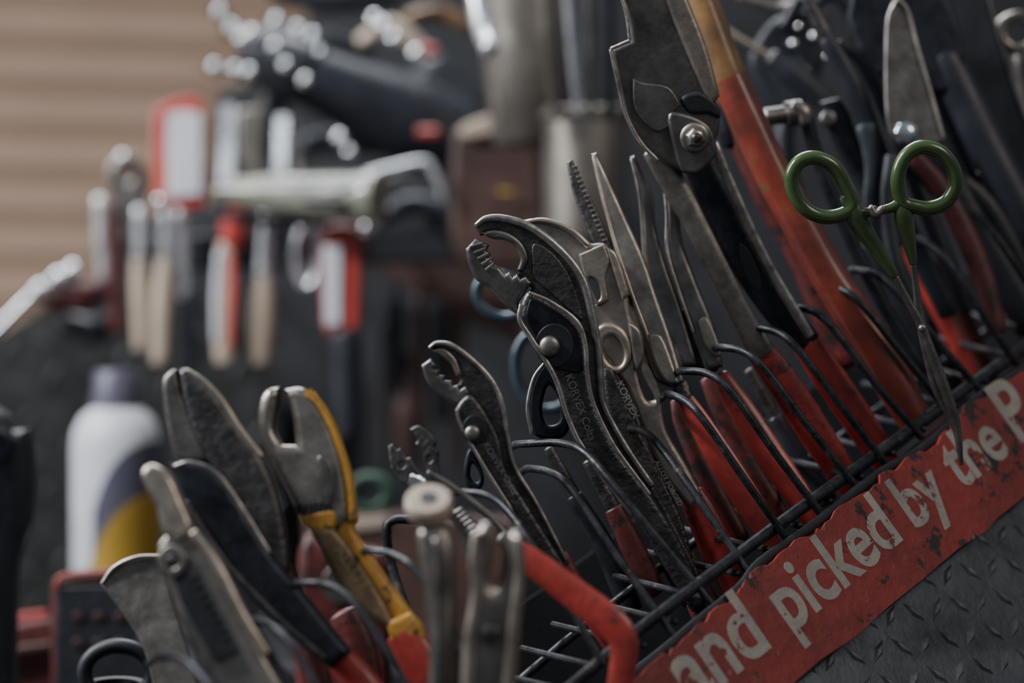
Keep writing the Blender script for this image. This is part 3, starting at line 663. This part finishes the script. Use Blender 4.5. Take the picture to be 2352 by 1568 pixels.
def hang(name,parts,d,glints=()):
    t=Tool(name)
    for p in parts:
        if p[0]=='s': t.sweep(p[1],p[2],D=d+(p[3] if len(p)>3 else 0),flat=.8,n=5)
        elif p[0]=='p':
            ys=[q[1] for q in p[1]]; tl=p[6] if len(p)>6 else 0
            DD=((500,min(ys),d+tl),(500,max(ys),d-tl)) if tl else d
            t.plate(p[1],DD,p[3],p[2],off=(p[4] if len(p)>4 else 0),holes=(p[5] if len(p)>5 else ()))
    for x,y,r in glints: t.dome(x,y,d-.02,r,chrome)
    t.done()
hang('wood_chisel',[('s',[(228,455,12),(232,560,14),(240,640,12)],bright),('s',[(250,470,12),(262,620,18),(268,760,18)],dred)],1.98)
hang('adjustable_wrench',[('p',[(250,380),(285,350),(325,375),(340,440),(325,500),(300,520),(262,500),(250,440)],st2,14,0,[circ(292,400,14)]),('s',[(300,500,18),(312,600,20),(318,700,18)],st)],2.0,[(280,365,.006)])
hang('flat_screwdriver',[('s',[(318,480,11),(320,600,13)],bright),('s',[(318,600,16),(322,680,20),(325,800,18)],cream)],1.97)
hang('flat_screwdriver',[('s',[(380,480,11),(380,600,13)],bright),('s',[(378,600,17),(372,700,24),(368,830,20)],cream)],1.97,[(372,462,.007)])
hang('flat_screwdriver',[('s',[(416,470,17),(418,600,19),(425,680,15)],bright),('s',[(428,670,14),(432,760,20),(436,840,18)],nk)],1.98)
hang('paint_scraper',[('p',[(352,250,c),(400,228,c),(455,222,c),(470,250,c),(470,480,c),(355,480,c)],redp,10),('p',[(388,290),(400,262),(460,262),(465,300),(465,450,c),(388,455,c)],white,5,6)],1.95)
hang('steel_ruler',[('p',[(510,242,c),(542,240,c),(536,430,c),(502,432,c)],bright,3,0,(),.028),('p',[(548,250,c),(600,250,c),(600,440,c),(545,440,c)],can,6)],1.95)
hang('flat_file',[('p',[(634,268,c),(662,266,c),(658,400,c),(630,402,c)],bright,4,0,(),.022),('s',[(645,400,14),(640,500,18),(636,560,18)],nk)],1.95)
hang('flat_file',[('p',[(674,285,c),(688,285,c),(690,400,c),(674,400,c)],st,4,0,(),.018),('s',[(681,400,12),(684,500,16)],nk)],1.97)
hang('red_tip_chisel',[('s',[(536,490,30),(540,520,34),(536,560,28)],redp),('s',[(520,560,20),(518,650,28),(516,760,27),(516,830,22)],cream),('s',[(504,580,9),(498,680,10),(498,780,9)],white,-.02),('s',[(532,580,9),(534,680,11),(528,800,8)],redp,-.02)],1.93)
hang('wood_handle_chisel',[('s',[(612,480,15),(606,600,17),(602,680,15)],bright),('s',[(606,640,20),(604,700,27),(602,770,27),(600,832,20)],cream)],1.93)
t=Tool('slip_ring_spanner'); t.sweep([(x,y,10) for x,y in circ(706,588,26,70,n=12)],bright,D=1.93,closed=True,n=4); t.done()
hang('red_utility_knife',[('p',[(742,540),(760,516),(805,516),(828,545),(828,720),(815,762),(760,768),(742,720)],redp,14),('p',[(744,565,c),(786,565,c),(784,745,c),(750,748,c)],white,4,9),('s',[(795,765,34),(798,860,34),(800,1000,32)],nk)],1.9)
t=Tool('sealant_tube'); a=W(500,440,1.9); b=W(870,458,1.86)
ax=(b-a); Lh=ax.length
t.lathe(a,ax,[(0,.008),(.01,.011),(Lh*.3,.015),(Lh*.5,.017),(Lh*.9,.0205),(Lh*.97,.0225),(Lh,.0215),(Lh,.016),(Lh*.98,.0001)],clear)
t.sweep([(660,432,4),(820,426,5)],white,D=1.845)
t.sweep([(700,462,8),(790,465,8)],nk,D=1.845)
t.done()
t=Tool('caulking_gun')
t.sweep([(840,400,7),(900,385,8),(975,372,9),(1000,400,9),(1018,450,8)],bright,D=1.92)
t.sweep([(870,500,22),(940,470,26),(1010,480,24),(1060,500,22)],nk,D=1.95)
t.sweep([(500,490,12),(600,505,14),(760,508,12)],nk,D=1.9,flat=.5)
t.sweep([(900,410,14),(960,450,16),(1000,520,16)],dk,D=1.96)
t.dome(848,522,1.86,.008,chrome)
t.done()
def airtool(px,py,d,ang,L=190,r=30):
    t=Tool('air_hose_fitting'); u=(math.cos(ang),math.sin(ang))
    prof=[(0,.5),(.08,.8),(.12,.8),(.14,.5),(.25,.5),(.27,.9),(.33,.9),(.36,.55),(.5,.6),(.52,1),(.95,1.15),(1,.9)]
    c0=W(px,py,d); c1=W(px+u[0]*L,py+u[1]*L,d+.03); ax=c1-c0
    t.lathe(c0,ax,[(p*ax.length,q*r*K*d) for p,q in prof[:10]],dk); t.lathe(c0,ax,[(p*ax.length,q*r*K*d*1.03) for p,q in prof[9:]],nk)
    for f in (.1,.3,.45): t.dome(px+u[0]*L*f,py+u[1]*L*f,d-.008,.0055,chrome)
    t.done()
airtool(490,10,2.0,math.radians(52),230,28)
airtool(470,152,1.98,math.radians(8),230,20)
airtool(610,40,2.02,math.radians(22),260,26)
t=Tool('heat_gun')
a=W(560,110,2.0); b=W(1060,330,2.05); ax=b-a; L_=ax.length
t.lathe(a,ax,[(0,.018),(.01,.024),(L_*.25,.029),(L_*.28,.025),(L_*.7,.036),(L_*.8,.038),(L_,.033),(L_,.0001)],nk)
t.sweep([(640,190,34),(615,270,38),(600,340,32)],nk,D=2.02,flat=.8)
for x,y,r_ in [(655,150,.005),(700,185,.005),(780,318,.006),(803,350,.005),(735,120,.004),(630,110,.005),(575,80,.006)]: t.dome(x,y,1.95,r_,chrome)
t.done()
t=Tool('black_drill')
t.sweep([(640,350,22),(760,322,30),(900,330,34),(1010,345,32)],nk,D=2.08)
t.sweep([(965,304,12),(1003,306,13)],red,D=1.99)
t.done()
t=Tool('leather_tool_pouch')
t.plate([(1040,300,c),(1235,290,c),(1245,420),(1240,600),(1060,600),(1035,450)],1.95,30,brown,bev=6)
t.plate([(1060,290),(1140,262),(1170,280),(1130,310),(1070,318)],1.93,8,cream,bev=3); t.sweep([(1148,440,6),(1176,443,6)],yl,D=1.925); t.done()
t=Tool('grease_gun')
t.lathe(W(1230,330,1.86),Vector((-.08,0,1)),[(0,.03),(.005,.033),(.08,.036),(.15,.040),(.2,.045)],can,40)
t.done()
t=Tool('aluminium_canister')
t.lathe(W(1345,560,1.75),(0,0,1),[(0,.028),(.003,.0305),(.088,.0305),(.090,.033),(.096,.033),(.098,.029),(.098,.0001)],can,40); t.done()
t=Tool('chrome_tube')
t.sweep([(1085,-60,1.72,22),(1108,60,1.70,24),(1126,112,1.68,22)],bright,n=4); t.done()
t=Tool('steel_rod_bundle')
for x,x2,m_ in [(1245,1275,st),(1300,1330,bright),(1350,1360,st2),(1400,1398,blkm)]: t.sweep([(x,-60,1.7,11),((x+x2)/2,120,1.71,11),(x2,260,1.72,10)],m_,n=3)
t.done()
t=Tool('orange_clamp'); t.sweep([(830,95,1.98,18),(900,60,1.98,22),(970,110,1.98,18)],cream,n=4); t.sweep([(960,112,1.95,14),(1000,118,1.95,14)],redp,n=3); t.sweep([(940,40,1.96,16),(1010,30,1.98,20),(1080,60,1.98,16)],ora,n=3)
for x,y in [(955,125),(880,60),(905,90),(860,45)]: t.dome(x,y,1.93,.006,chrome)
t.done()
t=Tool('angle_grinder'); t.sweep([(640,-30,2.1,40),(760,-12,2.1,44),(900,-25,2.1,40)],slate,n=4); t.done()
t=Tool('drill_battery_pack'); t.sweep([(980,170,2.14,60),(1060,250,2.14,60),(1120,300,2.14,40)],nk,n=4); t.done()
t=Tool('air_regulator_valve')
t.sweep([(-40,790,9),(10,740,10),(60,690,11),(110,650,12),(170,625,14)],chrome,D=2.0)
for x,y in [(88,668),(130,640),(165,622)]: t.dome(x,y,1.96,.008,chrome)
t.sweep([(120,690,30),(180,680,40),(225,670,30)],dred,D=2.02); t.sweep([(150,740,30),(210,760,36),(260,740,30)],nk,D=2.04)
t.done()

# ================================================================= room
def ribwall(name):
    t=Tool(name); vs=[];fs=[]
    H=3.2; step=.075; n=int(H/step); 
    prof=[]
    for i in range(n): z=i*step; prof+= [(z,0),(z+.016,-.034),(z+.055,-.042),(z+.072,-.002)]
    u=Vector((math.cos(math.radians(14)),math.sin(math.radians(14)),0)); nn=Vector((u.y,-u.x,0)); o=Vector((-3.0,3.6,0))
    for z,y in prof:
        for x in (0,6.5): p=o+u*x-nn*y*-1; vs.append(Vector((p.x,p.y,z)))
    for i in range(len(prof)-1): fs.append([2*i,2*i+1,2*i+3,2*i+2])
    t.add(vs,fs,siding); t.done(10)
ribwall('wall_back')
t=Tool('floor'); t.box(Vector((0,1.5,-.05)),Vector((5,0,0)),Vector((0,5,0)),Vector((0,0,.05)),conc); t.done()
t=Tool('tool_cabinet'); t.box(Vector((.2,1.59,.545)),Vector((.75,0,0)),Vector((0,.64,0)),Vector((0,0,.545)),blkm); t.done()

# ================================================================= light
w=bpy.data.worlds.new('World'); sc.world=w; w.use_nodes=True
nt=w.node_tree; bg=nt.nodes['Background']
tc=nt.nodes.new('ShaderNodeTexCoord'); sp=nt.nodes.new('ShaderNodeSeparateXYZ'); nt.links.new(tc.outputs['Generated'],sp.inputs[0])
rp=nt.nodes.new('ShaderNodeValToRGB'); mr=nt.nodes.new('ShaderNodeMapRange'); mr.inputs[1].default_value=-1; mr.inputs[2].default_value=1
nt.links.new(sp.outputs['Z'],mr.inputs[0]); nt.links.new(mr.outputs[0],rp.inputs[0])
e=rp.color_ramp.elements; e[0].position=.30; e[0].color=(.052,.060,.078,1); e[1].position=.85; e[1].color=(.34,.39,.45,1)
nt.links.new(rp.outputs[0],bg.inputs[0]); bg.inputs[1].default_value=.55
def area(name,loc,tgt,size,power,col):
    l=bpy.data.lights.new(name,'AREA'); l.shape='RECTANGLE'; l.size=size[0]; l.size_y=size[1]; l.energy=power; l.color=col
    o=bpy.data.objects.new(name,l); o.location=loc; o.rotation_euler=(Vector(tgt)-Vector(loc)).to_track_quat('-Z','Y').to_euler(); sc.collection.objects.link(o)
area('window_light',(-2.2,1.0,2.5),(0,1.4,1.35),(1.0,.9),56,(.97,.98,1))
area('skylight',(-.3,2.6,3.3),(0,1.5,1.35),(1.2,.6),66,(.92,.96,1))
area('ceiling_lamp',(1.6,-.2,2.8),(.1,1.2,1.35),(.8,.8),13,(1,.86,.72))
area('glint_light',(-1.2,.9,2.6),(-.3,2.0,1.5),(.16,.16),44,(.95,.97,1))  # small intense unseen light, added to make sharp glints on chrome
area('wall_fill_light',(-1.9,2.3,.8),(-1.4,3.9,1.3),(.8,.3),18,(1,.9,.8))  # added unseen fill, set low to brighten the lower siding
# camera
cam=bpy.data.cameras.new('Camera'); cam.lens=85; cam.sensor_width=36; cam.dof.use_dof=True; cam.dof.focus_distance=1.19; cam.dof.aperture_fstop=3.4; cam.clip_start=.05
co=bpy.data.objects.new('Camera',cam); co.location=(0,0,ZC); co.rotation_euler=(math.radians(90),0,0); sc.collection.objects.link(co); sc.camera=co
